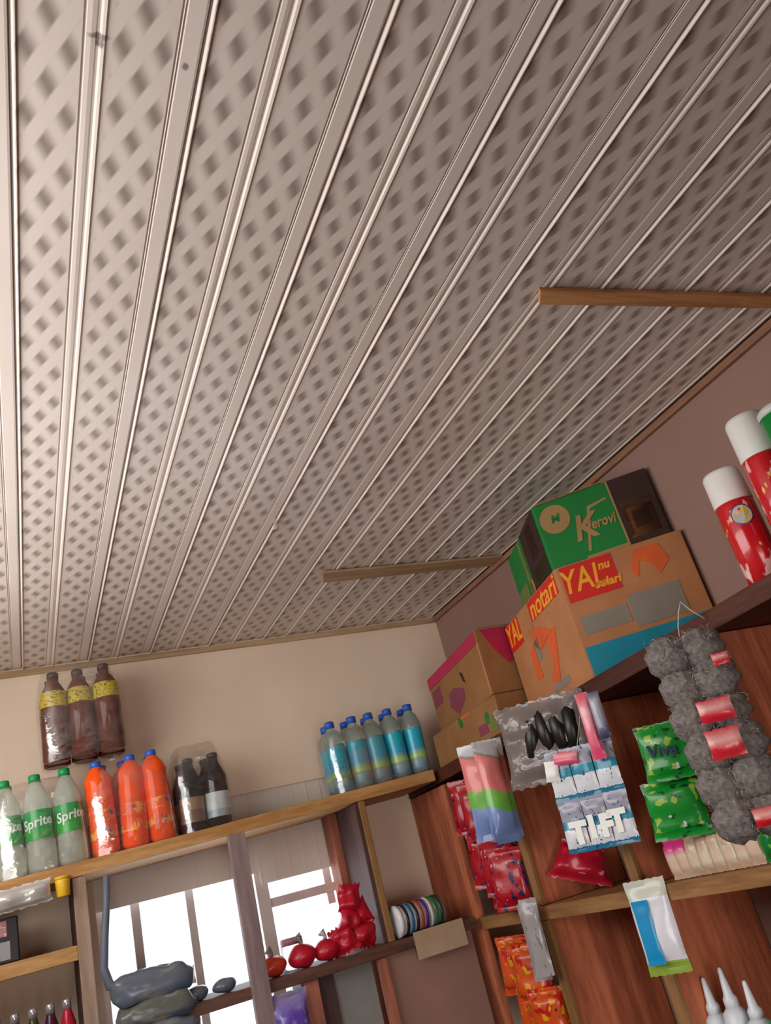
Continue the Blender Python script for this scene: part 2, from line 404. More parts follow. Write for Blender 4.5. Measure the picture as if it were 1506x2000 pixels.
# ------------------------------------------------------------------ bottles
def lettering(txt, size, mat, parent, loc=(0, 0, 0), rot=(0, 0, 0), **kw):
    o = text_mb(txt, size, **kw).build('lettering', mat, parent, loc=loc, rot=rot); return o
K = dict(
    clear=plain('clear_pet', '#eef4ea', .08, .6, trans=.62, ior=1.25, var=0, bstr=0), green=plain('cap_green', '#0f9a55', .4), 
    sprlab=bands('label_green', [(0, '#23a83a'), (.34, '#12a050'), (1, '#149a58')], rough=.3),
    white=plain('white_ink', '#f2f4ee', .5, var=0), orange=plain('orange_drink', '#ff5a1c', .12, .6, trans=.0, ior=1.3, var=.04, bstr=0),
    blue=plain('cap_blue', '#2f62c8', .4), orlab=bands('label_orange', [(0, '#f25a2a'), (1, '#f4622a')], blotch=[('#ffb050', .50, 2.2), ('#3a62b0', .64, 5.)], interp='LINEAR'),
    amber=plain('amber_glass', '#7a3216', .1, .6, trans=.35, ior=1.3, var=.1, bstr=0), yel=bands('label_yellow', [(0, '#c8b020'), (1, '#d8c648')], blotch=('#6e6418', .56, 9.)),
    bcap=plain('cap_dark', '#3a3434', .4), black=plain('black_glass', '#101012', .1, .6, var=0, bstr=0),
    sil=bands('label_silver', [(0, '#9fb0b8'), (.3, '#c9d2d4'), (1, '#aeb8bc')], rough=.25), brn=bands('label_brown', [(0, '#7a5a48'), (.5, '#9c7a62'), (1, '#6f5040')]),
    water=plain('water_pet', '#d7e6e2', .1, .5, trans=.8, ior=1.25, var=0, bstr=0),
    wlab=bands('label_teal', [(0, '#2f8fd0'), (.1, '#7fb6c8'), (.26, '#a9c860'), (.44, '#3aa0c8'), (.66, '#18b0cc'), (1, '#20b8d0')], slant=.1, wob=.12, interp='LINEAR'),
)
def bottle(name, label, cat, kind, group):
    t = thing(name, (0, 0, 0), label, cat, group=group)
    m = MB(); lb = MB(); cp = MB()
    if kind in ('lemon', 'orange'):
        r = .0378
        pr = [(.024, 0), (.031, .002), (r, .012), (r, .075), (r - .002, .082), (r - .002, .160), (r, .168), (r - .001, .180), (.031, .200), (.020, .226), (.0135, .238), (.0135, .2435)]
        if kind == 'orange': pr = [(.024, 0), (.031, .002), (r, .012), (r - .001, .04), (r, .085), (r - .001, .095), (r - .001, .14), (r, .15), (r - .003, .185), (r, .200), (.030, .222), (.016, .240), (.0135, .2435)]
        m.lathe(pr, 22).build('body', K['clear'] if kind == 'lemon' else K['orange'], t)
        z0, z1 = (.083, .159) if kind == 'lemon' else (.045, .120)
        lab = lb.lathe([(r - .0005, z0), (r - .0005, z1)], 24, cap=False).build('label', K['sprlab'] if kind == 'lemon' else K['orlab'], t)
        if kind == 'lemon':
            for a in (0, PI): lettering('Sprite', .036, K['white'], lab, loc=(0, 0, .126), rot=(0, R(-6), a), bend=r, shear=.15, bold=.0006)
        cp.lathe([(.0155, .238), (.0155, .256), (.013, .2585)], 20).build('cap', K['green'] if kind == 'lemon' else K['blue'], t)
    elif kind == 'malt':
        r = .038
        m.lathe([(.030, 0), (r, .004), (r, .160), (.0372, .180), (.034, .200), (.024, .220), (.0165, .230), (.0155, .246)], 22).build('body', K['amber'], t)
        lb.lathe([(.0386, .154), (.0388, .164), (.0380, .180), (.0348, .200)], 22, cap=False).build('label', K['yel'], t)
        cp.lathe([(.0165, .244), (.0165, .258), (.012, .261)], 20).build('cap', K['bcap'], t)
    elif kind in ('stout', 'stout2'):
        r = .036
        m.lathe([(.030, 0), (r, .004), (r, .125), (.035, .142), (.024, .168), (.0165, .182), (.015, .200)], 22).build('body', K['black'], t)
        lb.lathe([(r + .0006, .025), (r + .0006, .095)], 24, cap=False).build('label', K['sil'] if kind == 'stout2' else K['brn'], t)
        cp.lathe([(.016, .198), (.016, .209), (.012, .212)], 20).build('cap', K['bcap'], t)
    elif kind == 'water':
        r = .0325
        m.lathe([(.026, 0), (r, .006), (r, .05), (r - .002, .055), (r - .002, .14), (r, .145), (r, .165), (.024, .190), (.0135, .205), (.0135, .212)], 22).build('body', K['water'], t)
        lb.lathe([(r - .0004, .018), (r - .0004, .150)], 24, cap=False).build('label', K['wlab'], t)
        cp.lathe([(.016, .207), (.016, .226), (.013, .229)], 20).build('cap', K['blue'], t)
    return t
def wrap_film(x0, x1, y0, y1, z0, z1, label, tilt=0., neck=.72, mat=None):
    """shrink film round a pack: tight at the foot, drawn in over the necks"""
    m = MB(); cx, cy = (x0 + x1) / 2, (y0 + y1) / 2; hx, hy = (x1 - x0) / 2, (y1 - y0) / 2
    rows = []; N = 40; H = z1 - z0
    for j in range(13):
        v = j / 12; k = 1 if v < .6 else 1 - (1 - neck) * ((v - .6) / .4) ** 1.5
        ring = []
        for i in range(N):
            a = 2 * PI * i / N; c, s = math.cos(a), math.sin(a)
            e = (abs(c) ** 5 + abs(s) ** 5) ** -.2
            d = 1 + .012 * noise.noise(Vector((c * 3, s * 3, v * 6 + x0 * 9)))
            ring.append((hx * k * c * e * d, hy * (.55 + .45 * k) * s * e * d, v * H + .004 * noise.noise(Vector((a * 2, v * 3, x0)))))
        rows += ring
    fs = [(j * N + i, j * N + (i + 1) % N, (j + 1) * N + (i + 1) % N, (j + 1) * N + i) for j in range(12) for i in range(N)]
    fs.append(tuple(12 * N + i for i in range(N)))
    m.add(rows, fs, 0, True)
    o = m.build('shrink_wrap', mat or M['film'], loc=(cx, cy, z0 + E0), rot=(0, -tilt, 0))
    return tag(o, label, 'plastic wrap')
TB = math.atan(.036)                               # tilt of the back shelf
def place_pack(kind, name, cat, spots, group, zfun, tilt, protos):
    for (x, y, lab, kd) in spots:
        kd = kd or kind
        if kd not in protos: protos[kd] = o = bottle(name, lab, cat, kd, group)
        else: o = copy_tree(protos[kd]); o['label'] = lab; o['group'] = group
        o.location = (x, y, zfun(x) + .0012 + E0); o.rotation_euler = (0, -tilt, random.uniform(-.25, .25) if kd == 'lemon' else random.uniform(0, 6))
    return protos
PR = {}
YA, YB = 2.555, 2.635
names3 = ('left', 'middle', 'right')
def pack3(kind, name, cat, xs, desc, where, group, zfun, tilt, ya=YA, yb=YB):
    sp = []
    for n, x in zip(names3, xs): sp.append((x, ya, '%s, front %s in %s' % (desc, n, where), None))
    for n, x in zip(names3, xs): sp.append((x + .004, yb, '%s, behind the %s front one in %s' % (desc, n, where), None))
    place_pack(kind, name, cat, sp, group, zfun, tilt, PR)
pack3('lemon', 'drink_bottle', 'bottle', (-.022, .056, .134), 'green capped clear bottle', 'leftmost pack', 'green capped bottles on the back shelf', z_back, TB)
wrap_film(-.066, .176, 2.508, 2.676, z_back(.055) + .001, z_back(.055) + .238, 'clear shrink wrap around the green labelled bottles at far left of back shelf', TB)
pack3('orange', 'drink_bottle', 'bottle', (.218, .296, .374), 'blue capped orange drink bottle', 'orange pack', 'orange drink bottles on the back shelf', z_back, TB)
wrap_film(.179, .415, 2.508, 2.676, z_back(.296) + .001, z_back(.296) + .236, 'clear shrink wrap around the orange drink bottles on the back shelf', TB)
pack3('malt', 'glass_bottle', 'bottle', (.110, .187, .264), 'brown bottle with yellow label', 'topmost stacked pack', 'brown bottles stacked on the other packs', lambda x: .500 + .05 * (x - .11) + .0175, .03)
wrap_film(.070, .304, 2.508, 2.678, .5175, .5175 + .272, 'clear shrink wrap around the brown glass bottles at the top of the stack', .03, .8)
place_pack('stout', 'glass_bottle', 'bottle', [(.462, YA, 'black bottle with brown label in the dark pack beside the orange drinks', 'stout'), (.537, YA, 'black bottle with silver label at right of the dark pack on the back shelf', 'stout2'),
    (.466, YB, 'black bottle behind the brown labelled one in the dark pack', 'stout'), (.541, YB, 'black bottle behind the silver labelled one in the dark pack', 'stout2')], 'black bottles on the back shelf', z_back, TB, PR)
wrap_film(.422, .580, 2.508, 2.676, z_back(.5) + .001, z_back(.5) + .245, 'loose clear wrap standing tall over the black bottles on the back shelf', TB, .72)
xs = (.938, 1.006, 1.074, 1.145, 1.213)
for row, y in ((0, YA), (1, 2.625)):
    for i, x in enumerate(xs):
        nm = ('first', 'second', 'third', 'fourth', 'fifth')[i]
        lab = ('teal labelled water bottle, %s from left in front row on back shelf' % nm) if row == 0 else ('teal labelled water bottle in back row, behind the %s front one' % nm)
        place_pack('water', 'water_bottle', 'bottle', [(x + row * .006, y, lab, None)], 'water bottles on the back shelf', z_back, TB, PR)
wrap_film(.900, 1.110, 2.510, 2.664, z_back(1.0) + .001, z_back(1.0) + .19, 'clear wrap around the left three rows of teal water bottles', TB, .9)

# ------------------------------------------------------------------ cartons on the side unit
C = dict(
    card=plain('cardboard_tan', '#bb8056', .75, .2), card2=plain('cardboard_brown', '#9c7048', .75, .2), red=plain('print_red', '#d8241c', .6), yell=plain('print_yellow', '#f0a828', .6, var=.02),
    teal=plain('print_teal', '#128ca4', .6), grey=plain('print_grey', '#8d8478', .7), ora=plain('print_orange', '#e0622c', .65), gre=plain('print_green', '#107c32', .6), tan=plain('print_tan', '#a88452', .7),
    choc=plain('print_chocolate', '#38211a', .65), mag=plain('print_magenta', '#b8244f', .6), pur=plain('print_purple', '#8a4258', .7), tape=plain('tape_brown', '#8a5a34', .3), olive=plain('print_olive', '#6f7a3e', .7))
class Carton:
    """a slightly skewed cardboard box from three footprint corners on the side shelf: near, far-left, right"""
    def __init__(s, N, L, Rr, z0, h, mat, label, F=None):
        s.N, s.L, s.Rr = Vector(N), Vector(L), Vector(Rr); s.F = Vector(F) if F else s.L + s.Rr - s.N; s.z0, s.h = z0, h
        s.t = thing('carton', (N[0], N[1], z_side(N[1]) + z0), label, 'carton')
        ring = [s.N, s.Rr, s.F, s.L]
        pts = [s.w(p, 0) for p in ring] + [s.w(p, 1) for p in ring]
        s.body = s.mk(MB().hexa(pts), 'body', mat, s.t, .004)
    def w(s, p, v): return (p[0], p[1], z_side(p[1]) + s.z0 + s.h * v + E0)
    def mk(s, mb, name, mat, parent, bevel=0.):
        o = mb.build(name, mat, parent, bevel=bevel, shift=tuple(s.t.location)); o.location = (0, 0, 0); return o
    def pt(s, face, u, v, d=.0012):
        """face 'left' runs from near corner to far-left, 'right' from near corner to right; d stands off the board"""
        a, b = (s.N, s.L) if face == 'left' else (s.N, s.Rr)
        p = a + (b - a) * u; n = (b - a).normalized(); nn = Vector((-n.y, n.x)) if face == 'left' else Vector((n.y, -n.x))
        q = s.w((p[0] , p[1]), v); return Vector((q[0] + nn.x * d, q[1] + nn.y * d, q[2]))
    def print(s, face, poly, mat, name='print_panel', parent=None):
        """a printed patch: polygon in the face's own (u, v), laid on the board with the thickness of ink and paper"""
        m = MB(); n = len(poly)
        m.add([s.pt(face, u, v, .0006) for u, v in poly] + [s.pt(face, u, v, .0014) for u, v in poly],
              [tuple(range(n)), tuple(range(n, 2 * n))] + [(i, (i + 1) % n, n + (i + 1) % n, n + i) for i in range(n)])
        return s.mk(m, name, mat, parent or s.body)
    def text(s, face, txt, u, v, size, mat, shear=.2, rot=0., bold=.001, sx=1., depth=.0004):
        tm = text_mb(txt, size, depth, shear, None, bold); a, b = (s.N, s.L) if face == 'left' else (s.N, s.Rr)
        L = (b - a).length; m = MB(); vs = []
        for (x, y, z) in tm.v:
            x *= sx; c, sn = math.cos(rot), math.sin(rot); X = x * c - z * sn; Z = x * sn + z * c
            vs.append(s.pt(face, u + (X / L) * (-1 if face == 'left' else 1), v + Z / s.h, .0018 - y))
        m.add(vs, tm.f); return s.mk(m, 'lettering', mat, s.body)
    def disc(s, face, u, v, r, mat, n=24, sq=1.):
        a, b = (s.N, s.L) if face == 'left' else (s.N, s.Rr); L = (b - a).length
        return s.print(face, [(u + r * math.cos(2 * PI * i / n) / L, v + sq * r * math.sin(2 * PI * i / n) / s.h) for i in range(n)], mat)
rc = lambda u0, u1, v0, v1: [(u0, v0), (u1, v0), (u1, v1), (u0, v1)]

oc = Carton((1.262, 1.602), (1.352, 2.035), (1.537, 1.425), .001, .288, C['card'], 'tan cardboard carton with red label bands and teal stripe under the green carton', (1.541, 1.93))
oc.print('left', rc(.04, .52, .80, .985), C['red']); oc.print('left', rc(.74, .99, .72, .985), C['red'])
oc.text('left', 'notari', .28, .885, .075, C['yell'], sx=1.1); oc.text('left', 'YAL', .865, .86, .085, C['yell'], sx=.8)
oc.print('left', [(.52, .93), (.73, .93), (.70, .75), (.55, .72)], C['card'], 'flap_tape')
oc.print('left', [(.44, .70), (.62, .78), (.60, .60), (.53, .52), (.30, .60)], C['ora']); oc.print('left', [(.24, .60), (.42, .58), (.40, .36), (.52, .20), (.40, .16), (.30, .42)], C['ora'])
oc.print('left', [(.62, .62), (.70, .60), (.72, .32), (.62, .30)], C['ora'])
oc.print('left', [(.53, .66), (.61, .62), (.60, .44), (.54, .46)], C['grey'])
oc.print('left', rc(.27, .49, .10, .17), C['grey']); oc.print('left', rc(.5, .67, .03, .13), C['grey'])
oc.print('right', rc(.03, .44, .66, .985), C['red']); oc.text('right', 'YAL', .17, .83, .085, C['yell'], sx=.75); oc.text('right', 'nu', .36, .90, .03, C['yell']); oc.text('right', 'solari', .35, .75, .03, C['yell'])
oc.print('right', rc(.06, .42, .36, .52), C['grey']); oc.print('right', rc(.02, .99, .02, .26), C['teal']); oc.print('right', rc(.44, .84, .30, .58), C['grey'])
oc.print('right', [(.54, .78), (.62, .95), (.80, .94), (.84, .78), (.74, .68), (.70, .80), (.62, .84), (.58, .70)], C['ora'])

gc = Carton((1.288, 1.640), (1.405, 1.985), (1.535, 1.452), .292, .192, C['gre'], 'green carton with round emblem and dark brown end on top of the stack', (1.541, 1.88))
gc.print('right', rc(.665, .995, .01, .99), C['choc']); gc.print('right', rc(.70, .95, .10, .52), C['tape']); gc.print('right', rc(.76, .90, .22, .46), C['choc']); gc.print('right', rc(.69, .96, .57, .62), C['tape'])
gc.print('right', rc(.648, .664, .01, .99), C['tan']); gc.print('right', rc(.30, .648, .01, .07), C['tan'])
gc.disc('right', .155, .72, .040, C['tan']); gc.text('right', 'M', .155, .72, .03, C['gre']); gc.text('right', 'K', .355, .46, .095, C['tan'], shear=.25, bold=.002)
gc.text('right', 'erovi', .522, .47, .040, C['tan'], shear=.2, bold=.0010, sx=.78)
gc.print('right', [(.33, .14), (.35, .12), (.46, .70), (.62, .76), (.61, .78), (.44, .74)], C['tan'])
gc.print('left', rc(.03, .50, .02, .985), C['choc']); gc.print('left', rc(.04, .42, .02, .34), C['olive']); gc.print('left', rc(.16, .34, .44, .92), C['tape']); gc.print('left', rc(.55, .62, .03, .97), C['olive']); gc.print('left', rc(.68, .97, .12, .38), C['olive']); gc.disc('left', .56, .22, .022, C['tan'])
def flap(c, a, b, out, up, mat):
    """an opened top flap rising from a box edge"""
    A, B = Vector(c.w(a, 1)), Vector(c.w(b, 1)); o = Vector((out[0], out[1], up)); t = Vector((0, 0, .004))
    m = MB().add([A, B, B + o, A + o, A + t, B + t, B + o + t, A + o + t], [(0, 1, 2, 3), (4, 5, 6, 7), (0, 1, 5, 4), (1, 2, 6, 5), (2, 3, 7, 6), (3, 0, 4, 7)])
    return c.mk(m, 'flap', mat, c.t)
flap(gc, gc.N + (gc.Rr - gc.N) * .05, gc.N + (gc.Rr - gc.N) * .62, (.02, .05), .010, C['card2'])

bc = Carton((1.258, 2.052), (1.262, 2.510), (1.535, 2.045), .001, .105, C['card2'], 'flat brown carton beneath the pink striped box at the corner end')
bc.disc('left', .52, .86, .012, C['gre'], sq=1.5); bc.disc('left', .16, .55, .012, C['gre'], sq=1.4); bc.print('left', rc(.36, .5, .90, .99), C['ora']); bc.print('left', rc(.18, .30, .18, .45), C['pur']); bc.print('left', rc(.05, .14, .1, .5), C['olive'])
pc = Carton((1.258, 2.052), (1.314, 2.540), (1.535, 2.045), .107, .196, C['card2'], 'brown carton with magenta stripe along its top by the back corner')
pc.print('left', rc(.01, .995, .80, .99), C['mag']); pc.print('right', [(.06, .99), (.8, .99), (.8, .80), (.55, .74), (.42, .5), (.30, .42), (.15, .70)], C['mag'])
pc.print('left', [(.40, .40), (.56, .52), (.66, .48), (.70, .30), (.58, .10), (.42, .24)], C['pur']); pc.print('left', rc(.80, .96, .46, .74), C['pur']); pc.print('left', [(.36, .62), (.40, .66), (.38, .5), (.345, .44)], C['choc'])
pc.print('right', [(.48, .4), (.66, .56), (.8, .4), (.62, .18)], C['pur']); pc.print('left', rc(.0, .03, .02, .99), C['card'], 'corner_tape')
flap(pc, pc.N + (pc.Rr - pc.N) * .05, pc.N + (pc.Rr - pc.N) * .9, (.02, .06), .018, C['card2'])

# ------------------------------------------------------------------ spray cans and tin on the top shelf
sprayred = bands('can_red', [(0, '#c81420'), (1, '#d41824')], blotch=[('#f0b8b0', .60, 3.2), ('#e8c468', .66, 4.2)], rough=.2, coat=.4)
capw = plain('cap_white', '#e9e7e2', .35, var=0)
def spray(loc, label, rz, k=1.):
    t = thing('spray_can', loc, label, 'spray can', (0, 0, rz)); t.scale = (1, 1, k)
    r = .038
    b = MB().lathe([(.035, 0), (r, .003), (r, .166), (.035, .176), (.030, .180)], 28).build('body', sprayred, t)
    MB().lathe([(r + .0005, .172), (r + .0005, .176), (.0372, .236), (.034, .243), (.020, .245)], 28).build('cap', capw, t)
    e = MB(); n = 28
    for rr, zz in ((1., 0),):
        vs = [((r + .0008) * math.sin(.55 * math.cos(2 * PI * i / n)), -(r + .0008) * math.cos(.55 * math.cos(2 * PI * i / n)), .138 + .022 * math.sin(2 * PI * i / n)) for i in range(n)]
        vs2 = [((r + .0016) * math.sin(.48 * math.cos(2 * PI * i / n)), -(r + .0016) * math.cos(.48 * math.cos(2 * PI * i / n)), .138 + .019 * math.sin(2 * PI * i / n)) for i in range(n)]
    rim = MB().add(vs + vs2, [(i, (i + 1) % n, n + (i + 1) % n, n + i) for i in range(n)]).build('emblem', plain('emblem_rim', '#4a3a8a', .4), b)
    MB().add(vs2, [tuple(range(n))]).build('emblem_field', bands('emblem_field', [(0, '#b8bcc0'), (1, '#d8dcdc')], blotch=('#d8b818', .5, 5.)), b)
    return t
spray((1.325, 1.075, z_side(1.075) + .0015), 'red spray can with white cap and oval yellow emblem beside the cartons', R(-42))
spray((1.320, .968, z_side(.968) + .0015), 'taller red spray can with white cap partly cut by the right edge', R(-10), 1.24)
t = thing('tin', (1.300, .878, z_side(.905) + .0015), 'green round tin with pale lid cut by the right edge of the photo', 'tin')
MB().lathe([(.036, .0), (.038, .003), (.038, .255), (.036, .258)], 30).build('body', plain('tin_green', '#0a8434', .3), t)
MB().lathe([(.0392, .250), (.0392, .262), (.034, .268), (.015, .2685)], 30).build('lid', plain('tin_lid', '#cfd4ce', .35), t)

# ------------------------------------------------------------------ packs hung on the side unit
def hang_pouch(name, x, y, ztop, w, h, t, mat, label, cat, yaw=-62, lean=0., pitch=0., group=None, seed=0, parent=None, **kw):
    m = pouch_mb(w, h, t, seed=seed, **kw)
    o = m.build(name, mat, None, loc=(x, y, ztop - h + E0), rot=(R(pitch), R(lean), R(yaw)))
    return tag(o, label, cat, group)
thread_mat = plain('thread_white', '#d8d4cc', .6)
def thread(o, top, tgt):
    bpy.context.view_layer.update()
    inv = o.matrix_world.inverted(); b = inv @ Vector((tgt[0], tgt[1], tgt[2] + E0)); a = Vector(top)
    MB().tube([a, a.lerp(b, .5) + Vector((.001, -.001, -.004)), b], .0008, 5).build('hanging_thread', thread_mat, o)
S = dict(
    pastel=bands('pack_pastel', [(0, '#6f86bc'), (.30, '#7f9ad0'), (.31, '#6cb848'), (.48, '#7cc050'), (.50, '#e8807c'), (.82, '#ea8a86'), (.84, '#8d8a80'), (.87, '#cfd2d8'), (1, '#d6d9de')], slant=.10, wob=.05, interp='LINEAR'),
    redblue=bands('pack_red', [(0, '#b01422'), (1, '#bd1626')], blotch=[('#1c1c52', .60, 6.), ('#d8b8b8', .68, 8.)]),
    teal=bands('sachet_teal', [(0, '#1b6f92'), (.1, '#d8dce4'), (.42, '#e2e4ea'), (.44, '#1a88a4'), (.58, '#1c8ca8'), (.62, '#9a9aac'), (1, '#a8a8b8')], blotch=[('#1c3c70', .63, 7.)], wob=.10, interp='CONSTANT'),
    pink=bands('tube_pink', [(0, '#e0386a'), (.45, '#e87a92'), (.7, '#e8b0b8'), (1, '#d83050')], interp='LINEAR'),
    navy=bands('tube_navy', [(0, '#1c1c4a'), (.35, '#8d8fa4'), (.8, '#aeb0bc'), (1, '#20204c')], interp='LINEAR'),
    green=bands('sachet_green', [(0, '#0c8a2c'), (1, '#169a38')], blotch=[('#9cb83c', .60, 4.), ('#0a4a1c', .60, 3.4), ('#c8d0cc', .70, 6.)]),
    greenb=bands('pack_green', [(0, '#0c7a28'), (1, '#128a34')], blotch=[('#1e7890', .63, 6.), ('#5ab84c', .64, 5.)]),
    steel=plain('scourer_steel', '#857c78', .6, .4, .1, var=.22, scale=120., bstr=.5), wire=plain('steel_wire', '#b8b2ac', .3, .5, .9, var=.1),
    label=bands('card_red', [(0, '#c01c2c'), (.35, '#d02434'), (.6, '#e0a8a4'), (1, '#c82434')], wob=.2, interp='LINEAR'),
    beige=bands('packet_beige', [(0, '#c9a288'), (.3, '#d8c0a8'), (.7, '#cdaa90'), (1, '#c8a884')], blotch=('#bcd0b8', .6, 5.), interp='LINEAR'),
    beigep=bands('packet_pink_top', [(0, '#cdb09a'), (.55, '#d8c0ac'), (.72, '#d03a86'), (1, '#c81e74')], interp='LINEAR', wob=.08),
    redp=bands('pouch_red', [(0, '#b0142c'), (1, '#c41a34')], blotch=('#e88a90', .68, 4.)),
    greyb=bands('sachet_grey', [(0, '#a39d9f'), (1, '#b9b4b4')], blotch=('#74706f', .6, 6.), rough=.25),
    bluew=bands('pack_blue', [(0, '#8aa83c'), (.12, '#a4b84c'), (.14, '#e4e6f0'), (.70, '#dfe2ee'), (.8, '#c8ccc0'), (1, '#d4d6cc')], rough=.3),
    crisp=bands('crisp_orange', [(0, '#d8541c'), (1, '#e0641c')], blotch=[('#c01c1c', .55, 4.), ('#e8a824', .60, 5.), ('#2c3018', .70, 7.)]),
    blackp=plain('black_plastic', '#1a1816', .35), 
    nozzle=plain('white_plastic', '#dfe6ee', .3, var=.03), purple=bands('bag_purple', [(0, '#5a3aa8'), (.7, '#6a4cb8'), (1, '#a098b0')], blotch=('#8a80c8', .58, 4.), interp='LINEAR'),
    redbag=plain('bag_red', '#cc1c34', .3, .5, var=.12), orabag=plain('bag_orange', '#d8452c', .3, .5, var=.1), silverm=plain('foil', '#c8c8cc', .2, .5, .6),
    navyp=bands('pack_slate', [(0, '#636a76'), (1, '#6a6a70')], blotch=[('#56647f', .42, 2.2), ('#85837e', .55, 5.)], rough=.3, soft=.25), navyq=bands('pack_olive_slate', [(0, '#65675f'), (1, '#687082')], blotch=[('#50607c', .45, 2.6), ('#8f8d82', .55, 5.)], rough=.3, soft=.25), strap=plain('strap_slate', '#6a7080', .5), 
)
# pastel packets in a fan beneath the brown carton
pg = 'pastel packets hung at the corner end'
for k, (y, yaw, w_, lab) in enumerate(((2.165, -50, .125, 'pink, green and blue striped packet, widest and leftmost of its fan'), (2.075, -22, .085, 'pink, green and blue striped packet in the middle of the fan'), (2.045, 0, .07, 'pink, green and blue striped packet at right of the fan, seen nearly edge on'))):
    hang_pouch('snack_packet', 1.205 - .018 * k, y, .285 - .008 * k, w_, .265, .030, S['pastel'], lab, 'packet', yaw=yaw, lean=3, seed=k, group=pg); thread(COL.objects[-1], (0, 0, .262), (XF - .0005, y + .004, z_side(y) - .012))
# red packs hung in the corner bay
for k, (y, z, x) in enumerate(((2.385, .215, 1.25), (2.30, .19, 1.235), (2.34, .06, 1.24), (2.255, .035, 1.228), (2.30, .0, 1.262), (2.215, -.005, 1.225))):
    nm = ('topmost at left', 'topmost at right', 'second row at left', 'second row at right', 'bottom left', 'bottom right')[k]
    hang_pouch('sachet', x, y, z, .105, .16, .026, S['redblue'], 'red and navy foil sachet, %s of the bunch in the corner bay' % nm, 'sachet', yaw=-48, lean=4, seed=10 + k, group='red sachets hung in the corner bay')
# grey bag with black things in it
t = thing('plastic_bag', (1.175, 1.730, .300), 'clear greyish plastic bag of black items hung below the tan carton', 'plastic bag', (0, R(3), R(-52)))
pouch_mb(.235, .195, .035, seed=4, wr=.012, nx=20, nz=18).build('bag', M['bag'], t, loc=(0, 0, -.195))
for k, (px, pz, a) in enumerate(((-.035, -.085, 8), (.0, -.078, -4), (.034, -.08, -6), (.068, -.085, 3))):
    MB().lathe([(.012, -.05), (.020, -.045), (.020, .04), (.010, .052)], 12).build('contents', S['blackp'], t, loc=(px, 0, pz), rot=(0, R(a), 0))
# slim tubes
def slim(x, y, ztop, h, w_, mat, label, lean):
    o = pouch_mb(w_, h, .018, crimp=.03, seed=int(y * 100), wr=.002, nx=8).build('toothbrush_pack', mat, None, loc=(x, y, ztop - h + E0), rot=(0, R(lean), R(-52)))
    return tag(o, label, 'toothbrush pack')
slim(1.188, 1.580, .270, .150, .030, S['pink'], 'slim pink and white pack hanging under the tan carton corner', 2)
slim(1.192, 1.540, .262, .105, .028, S['navy'], 'slim silver and navy pack hanging beside the pink one', 2)
# teal and white sachet sheet: six sachets
t = thing('sachet_sheet', (1.180, 1.640, .165), 'hanging sheet of teal and white sachets between the uprights', 'sachet sheet', (0, R(3), R(-55)))
thread(t, (0, .003, -.003), (XF - .0005, 1.66, z_side(1.66) - .03))
for r_ in range(2):
    for c_ in range(3):
        o = pouch_mb(.056, .112, .012, crimp=.05, seed=r_ * 3 + c_, wr=.003, nx=8).build('sachet', S['teal'], t, loc=(-.056 + c_ * .056, 0, -.112 * (r_ + 1)))
for k, (c, z) in enumerate(((-.045, -.185), (-.012, -.178), (.022, -.180), (.050, -.176))):
    text_mb('TIFT'[k], .062, .0004, 0, None, .004).build('lettering', K['white'], t, loc=(c, -.0095, z), rot=(0, 0, 0))
o = pouch_mb(.035, .045, .014, seed=77, nx=8, nz=8).build('wrapper_end', K['white'], t, loc=(-.072, -.012, -.065), rot=(0, R(6), 0))
pouch_mb(.06, .028, .014, seed=78, nx=8, nz=8).build('wrapper_end', S['pink'], t, loc=(-.03, -.014, -.035), rot=(0, R(6), 0))
# green sachets: two strips
for k, (x, y, zt, w_, h_, lab) in enumerate(((1.225, 1.405, .150, .120, .115, 'green detergent sachet with dark blue writing, upper one beside the scouring pads'), (1.225, 1.445, .040, .120, .115, 'green detergent sachet with pale patches, lower one beside the scouring pads'), (1.235, 1.47, .10, .05, .15, 'narrow bright green sachet edge at left of the green bunch'))):
    o = hang_pouch('detergent_sachet', x, y, zt, w_, h_, .024, S['green'], lab, 'sachet', yaw=-50, lean=4, seed=30 + k, group='green sachets')
    if k == 0: text_mb('Viva', .037, .0006, .1, None, .0006).build('lettering', plain('ink_navy', '#101a52', .5), o, loc=(-.012, -.0145, .060))
# scouring pads
t = thing('scouring_pad_strip', (1.165, 1.190, .275), 'long hanging strip of grey steel scouring pads with red cards', 'scouring pads', (0, R(2), R(-42)))
wires = MB(); pads = []
spots = []
for r_ in range(6):
    for c_ in range(2): spots.append(((c_ - .5) * .060 + .004 * (r_ % 2) + .003 * r_, -.032 - r_ * .060))
for k, (px, pz) in enumerate(spots):
    MB().ball((0, 0, 0), (.043, .028, .041), 26, 18, .22, 95.).build('scouring_pad', S['steel'], t, loc=(px, .004 * (k % 3), pz))
    for q in range(26):
        a, b = random.uniform(0, PI), random.uniform(-1, 1)
        c = Vector((px + .036 * b, .004 * (k % 3) - .028 * abs(math.sin(a)) - .001, pz + .034 * math.cos(a)))
        rr = random.uniform(.004, .010); a0 = random.uniform(0, 6)
        wires.tube([c + Vector((rr * math.cos(a0 + s * .8), -.002 * math.sin(s), rr * math.sin(a0 + s * .8))) for s in range(5)], .00045, 4)
o = wires.build('wire_curls', S['wire'], t); o['kind'] = 'stuff'
for px, pz, w_, h_ in ((.016, -.150, .062, .040), (.012, -.208, .060, .052), (.040, -.338, .055, .030), (.055, -.065, .03, .022)):
    pouch_mb(w_, h_, .010, seed=int(-pz * 100), nx=8, nz=8).build('label_card', S['label'], t, loc=(px, -.040, pz - h_ / 2))
